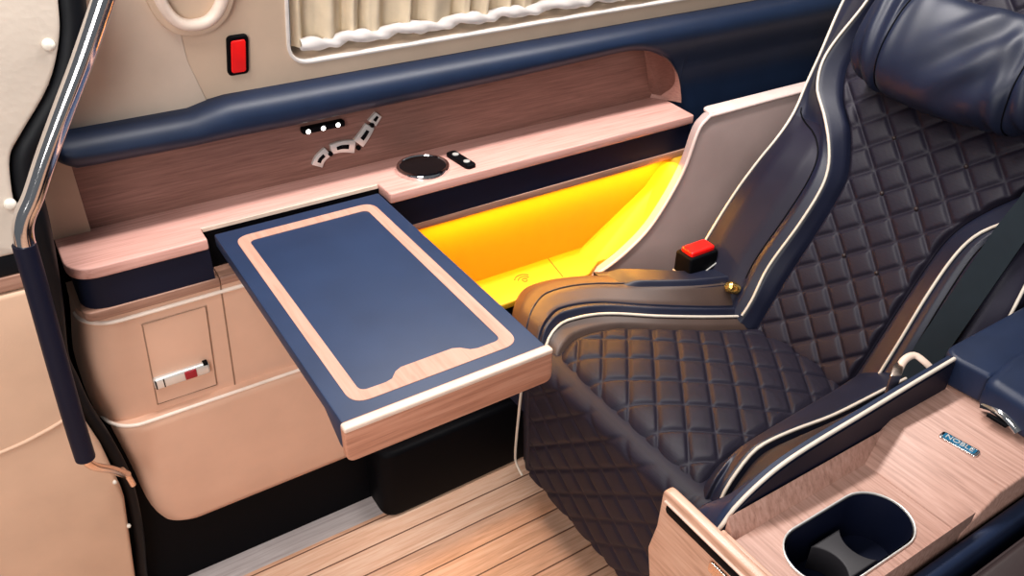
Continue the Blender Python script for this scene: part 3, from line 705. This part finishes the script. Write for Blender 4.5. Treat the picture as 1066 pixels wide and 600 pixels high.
# buckle
bu = thing('belt_buckle', 'black seat belt buckle with red button standing between seat and mauve shell', 'buckle', (1.17, 1.06, .36))
bm = bmesh.new(); add_prism(bm, rounded([(1.115, 1.035), (1.195, 1.035), (1.195, 1.085), (1.115, 1.085)], .008, 4), 'z', .29, .412, .005); finish(bm, 'body', M_BLACK, bu)
bm = bmesh.new(); add_prism(bm, rounded([(1.122, 1.042), (1.188, 1.042), (1.190, 1.078), (1.124, 1.078)], .006, 4), 'z', .405, .422, .004); finish(bm, 'button', M_RED, bu)
tube('edge_trim', [(1.113, 1.082, .366), (1.117, 1.034, .357), (1.16, 1.033, .372), (1.197, 1.034, .385)], .0016, M_SILVER, bu, res=6)
bm = bmesh.new(); add_box(bm, 1.185, 1.25, 1.0, 1.07, .31, .372, .012); finish(bm, 'stalk', M_BLACK, bu)
kn = lathe('recline_knob', [(.011, -.012), (.013, 0), (.012, .012), (.007, .017)], B(.180, .040, .046), M_GOLD, seat, OUT + Vector((0, .3, 0)), 24)
kn['label'] = 'small golden knob'

# ================================================================= CENTRE CONSOLE
con = thing('centre_console', 'rose wood centre console with twin cup holder and navy armrest pads in the right foreground', 'console', (.9, .4, .2))
ZF, ZP = .462, .500
# body: floor of the tray with stadium hole for the cup holder
CX0, CX1, CYC, CR = .702, .806, .3625, .045     # stadium axis along x
def stadium(r, n=14):
    out = []
    for k in range(n + 1):
        a = math.pi / 2 + math.pi * k / n; out.append((CX0 + r * math.cos(a), CYC + r * math.sin(a)))
    for k in range(n + 1):
        a = -math.pi / 2 + math.pi * k / n; out.append((CX1 + r * math.cos(a), CYC + r * math.sin(a)))
    return out
def outer_for(loop, x0, x1, y0, y1):
    out = []
    cx, cy = (CX0 + CX1) / 2, CYC
    for u, v in loop:
        du, dv = u - cx, v - cy
        k = min((x1 - cx if du > 0 else cx - x0) / max(abs(du), 1e-6), (y1 - cy if dv > 0 else cy - y0) / max(abs(dv), 1e-6))
        out.append([cx + du * k, cy + dv * k])
    for c in ((x0, y0), (x1, y0), (x1, y1), (x0, y1)):
        i = min(range(len(out)), key=lambda i: (out[i][0] - c[0]) ** 2 + (out[i][1] - c[1]) ** 2); out[i] = list(c)
    return out
hole = stadium(CR + .003, 18)
oo = outer_for(hole, .606, .878, .294, .437)
bm = bmesh.new()
L = [[bm.verts.new((u, v, z)) for u, v in lp] for lp, z in ((oo, ZF), (hole, ZF), (hole, ZF - .02), (oo, ZF - .02))]
for a in range(4):
    A, Bv = L[a], L[(a + 1) % 4]
    for i in range(len(A)): bm.faces.new((A[i], A[(i + 1) % len(A)], Bv[(i + 1) % len(A)], Bv[i]))
finish(bm, 'tray', M_WOODCON, con)
# raised plateau with sloping face, side slopes of the tray
prism('plateau', [(.878, ZF - .02), (.878, ZF), (.946, ZP), (1.60, ZP), (1.60, ZF - .02)], 'y', .290, .463, M_WOODCON, con, .0035, 3)
def side_slope(name, ya, yb, x0=.612, x1=.95):
    bm = bmesh.new(); add_prism(bm, [(ya, ZF - .004), (yb, ZP - .008), (yb, ZF - .03), (ya, ZF - .03)], 'x', x0, x1, .002); return finish(bm, name, M_WOODCON, con)
side_slope('side_slope', .434, .4525, .622); side_slope('side_slope', .297, .291, .622, .90)
box('console_body', .63, 1.6, .290, .455, FZ, ZF - .085, M_BLACK, con, .01)
# cup holder
ch = frame_ring('cup_rim', stadium(CR + .0035, 18), stadium(CR + .001, 18), lambda u, v, k: Vector((u, v, ZF + .003 - k * .01)), M_SILVER, con, .0015)
def ring_shell(r0, z0, r1, z1, name, mat, par):
    A_, B_ = stadium(r0, 18), stadium(r1, 18); bm = bmesh.new(); n = len(A_)
    a = [bm.verts.new((*p, z0)) for p in A_]; b_ = [bm.verts.new((*p, z1)) for p in B_]
    for i in range(n): bm.faces.new((a[i], a[(i + 1) % n], b_[(i + 1) % n], b_[i]))
    bm.faces.new(b_); return finish(bm, name, mat, par)
ring_shell(CR - .001, ZF + .002, CR - .006, ZF - .075, 'cup_well', M_FASCIA, ch)
# hour-glass divider between the two cups
dv = [(CX0 + .030, CYC + CR - .010)]
arcA = [(CX0 + .002 + (CR - .008) * math.cos(math.radians(a)), CYC + (CR - .008) * math.sin(math.radians(a))) for a in range(55, -56, -10)]
arcB = [(CX1 - .002 + (CR - .008) * math.cos(math.radians(a)), CYC + (CR - .008) * math.sin(math.radians(a))) for a in range(235, 124, -10)]
prism('divider', arcA + arcB, 'z', ZF - .075, ZF - .030, M_DIVIDER, ch, .002)
# front end slab with the slot and latch
slab_poly = rounded([(.540, .480), (.2875, .480), (.2875, .20), (.520, .20), (.552, .350), (.542, .405)], [.012, .01, .01, .01, .02, .03], 6)
fe = prism('front_end', slab_poly, 'x', .594, .610, M_WOODCONY, con, .004, 3)
def slot(name, ya, yb, za, zb, xa, xb, mat, par, r=.003): return prism(name, rounded([(ya, za), (yb, za), (yb, zb), (ya, zb)], r, 4), 'x', xa, xb, mat, par, .001)
sl = slot("slot", .528, .302, .4475, .4625, .5915, .597, M_BLACK, fe, .007)
slot('slot_trim', .532, .296, .4630, .4660, .5905, .597, M_PALEEDGE, fe, .001)
lt = slot('catch', .440, .395, .4250, .4435, .5885, .5965, M_ROSE, fe, .004); lt['label'] = 'golden catch'
slot('catch_stripe', .412, .404, .428, .441, .5875, .594, M_PALEEDGE, lt, .001)
prism('edge_cap', rounded([(.606, .290), (.620, .290), (.620, .452), (.606, .452)], .003), 'z', ZF - .01, ZF + .010, M_WOODCONY, con, .002)
# brand plate
bpz = ZP + .0005
bpl = [Vector((.978, .395)), Vector((.984, .349))]
tdir = (bpl[1] - bpl[0]).normalized(); ndir = Vector((-tdir.y, tdir.x))
def PB(a, b_): q = bpl[0] + tdir * a + ndir * b_; return (q.x, q.y)
plt = prism('brand_plate', rounded([PB(-.003, -.0085), PB(.050, -.0085), PB(.050, .0085), PB(-.003, .0085)], .005, 5), 'z', ZP - .003, ZP + .003, M_CHROME, con, .001)
prism('inset', rounded([PB(.001, -.006), PB(.046, -.006), PB(.046, .006), PB(.001, .006)], .003, 4), 'z', ZP, ZP + .0034, plain('blue enamel', (.02, .16, .30), .2, .3), plt)
fc = bpy.data.curves.new('letters', 'FONT'); fc.body = 'NOBLE'; fc.size = .0125; fc.extrude = .0006; fc.align_x = 'CENTER'; fc.align_y = 'CENTER'
fo_ = bpy.data.objects.new('letters_tmp', fc); COL.objects.link(fo_)
bpy.context.view_layer.update()
me = bpy.data.meshes.new_from_object(fo_.evaluated_get(bpy.context.evaluated_depsgraph_get())); bpy.data.objects.remove(fo_)
cx_, cy_ = PB(.0235, 0)
me.transform(Matrix.Translation((cx_, cy_, ZP + .0037)) @ Matrix.Rotation(math.atan2(tdir.y, tdir.x), 4, 'Z')); me.materials.append(M_SILVER)
lo_ = bpy.data.objects.new('lettering', me); COL.objects.link(lo_); lo_.parent = plt
# upholstered armrest side between console and seat
TXS = [.600, .618, .641, .695, .75, .877, 1.011, 1.15, 1.5]
TZS = [.448, .463, .491, .520, .532, .541, .550, .556, .556]
def tz(x): return interp(TXS, TZS, x)
def arm_fn(u, v):
    x = .600 + u * .475; z = tz(x); k_ = sstep(.60, .70, x)
    prof = [(.4555, .440), (.4560, z - .006), (.4600, z), (.468, z + .001), (.490, z - .012 - .03 * k_), (.502, z - .055 * k_ - .012), (.506, z - .060 * k_ - .014)]
    k = v * (len(prof) - 1); i = min(int(k), len(prof) - 2); t = k - i
    return Vector((x, prof[i][0] + (prof[i + 1][0] - prof[i][0]) * t, prof[i][1] + (prof[i + 1][1] - prof[i][1]) * t))
arm = grid('side_wall', arm_fn, 70, 36, M_NAVY, con, lambda p: Vector((p.x, p.y, .18)), 50)
xs_ = [.603 + k * .0157 for k in range(31)]
prism('inner_face', [(x, tz(x) - .004) for x in xs_] + [(xs_[-1], .45), (.603, .44)], 'y', .4545, .4565, M_FASCIA, arm)
tube('piping', [arm_fn(k / 60, 2 / 6) + Vector((0, -.0015, .001)) for k in range(61)], .0030, M_PIPE, arm, res=8)
def slope_fn(u, v):
    x = .625 + u * .50; z = tz(x); k_ = sstep(.60, .70, x)
    y = .504 + v * (interp(XS, PR, max(x, .735)) - .008 - .504)
    z0 = z - .058 * k_ - .012; z1 = I(ZQ, max(x, .735)) + rise_(max(x, .735)) - .004
    return Vector((x, y, z0 + (z1 - z0) * v + .004 * math.sin(v * math.pi)))
grid('outer_slope', slope_fn, 50, 8, M_BROWNLEA, arm, lambda p: Vector((p.x, p.y, .16)), 60)['label'] = 'brown leather slope'
# pads
def pad_shape(bm, pts, z0, z1, r): add_prism(bm, pts, 'z', z0, z1, r, 6, 40)
bm = bmesh.new(); pad_shape(bm, rounded([(1.083, .405), (1.076, .482), (1.8, .490), (1.8, .40), (1.12, .400)], [.01, .03, .03, .01, .01], 6), ZP + .002, ZP + .054, .022); finish(bm, 'armrest_pad', M_NAVY, con, 60)['label'] = 'broad navy leather pad'
bm = bmesh.new(); pad_shape(bm, rounded([(1.058, .325), (1.064, .404), (1.14, .418), (1.8, .415), (1.8, .27), (1.09, .29)], [.02, .02, .05, .02, .02, .02], 6), ZP + .003, ZP + .060, .026); ro = finish(bm, 'pad_roll', M_NAVY, con, 60); ro['label'] = 'rounded navy pad end with chrome badge'
bd = Vector((.008, .08, 0)).normalized()
bm = bmesh.new()
add_tube(bm, [Vector((1.0595, .336 + .058 * k / 12, ZP + .014 + .008 * math.sin(math.pi * k / 12))) + Vector((.008 * k / 12 * 1, 0, 0)) for k in range(13)], .0085, res=12, flat=.8)
bdg = finish(bm, 'badge', M_CHROME, ro)
box('badge_slot', 1.0505, 1.057, .351, .380, ZP + .013, ZP + .018, M_BLACK, bdg, .001)
# rose lever between armrest wall and seat
lvr = thing('recline_lever', 'rose metal folding lever peeking out between armrest wall and backrest', 'lever', (1.06, .52, .5))
prism('paddle', rounded([(1.012, .510), (1.040, .524), (1.056, .528), (1.050, .514), (1.030, .502)], .004), 'z', .475, .512, M_ROSE, lvr, .003)
tube('arm', [(1.044, .516, .500), (1.062, .522, .514), (1.082, .519, .518), (1.086, .502, .514), (1.088, .490, .508)], .0062, M_PALEEDGE, lvr, smooth=4, flat=.6)
# neighbouring armrest ridges at the near edge
nb = thing('neighbour_armrest', 'navy upholstered armrest ridges along the near side of the console', 'armrest', (1.0, .25, .3))
for nm, y0, y1, zt_, mt in (('inner_ridge', .264, .2855, .462, M_NAVY), ('middle_ridge', .205, .246, .455, M_BROWNLEA), ('outer_ridge', .12, .2005, .44, M_NAVY)):
    bm = bmesh.new(); add_box(bm, .45, 1.8, y0, y1, FZ, zt_, .009, 5); finish(bm, nm, mt, nb, 60)
tube('piping', [(.45, .246, .449), (1.8, .246, .449)], .0028, M_BROWNLEA, nb, res=8)
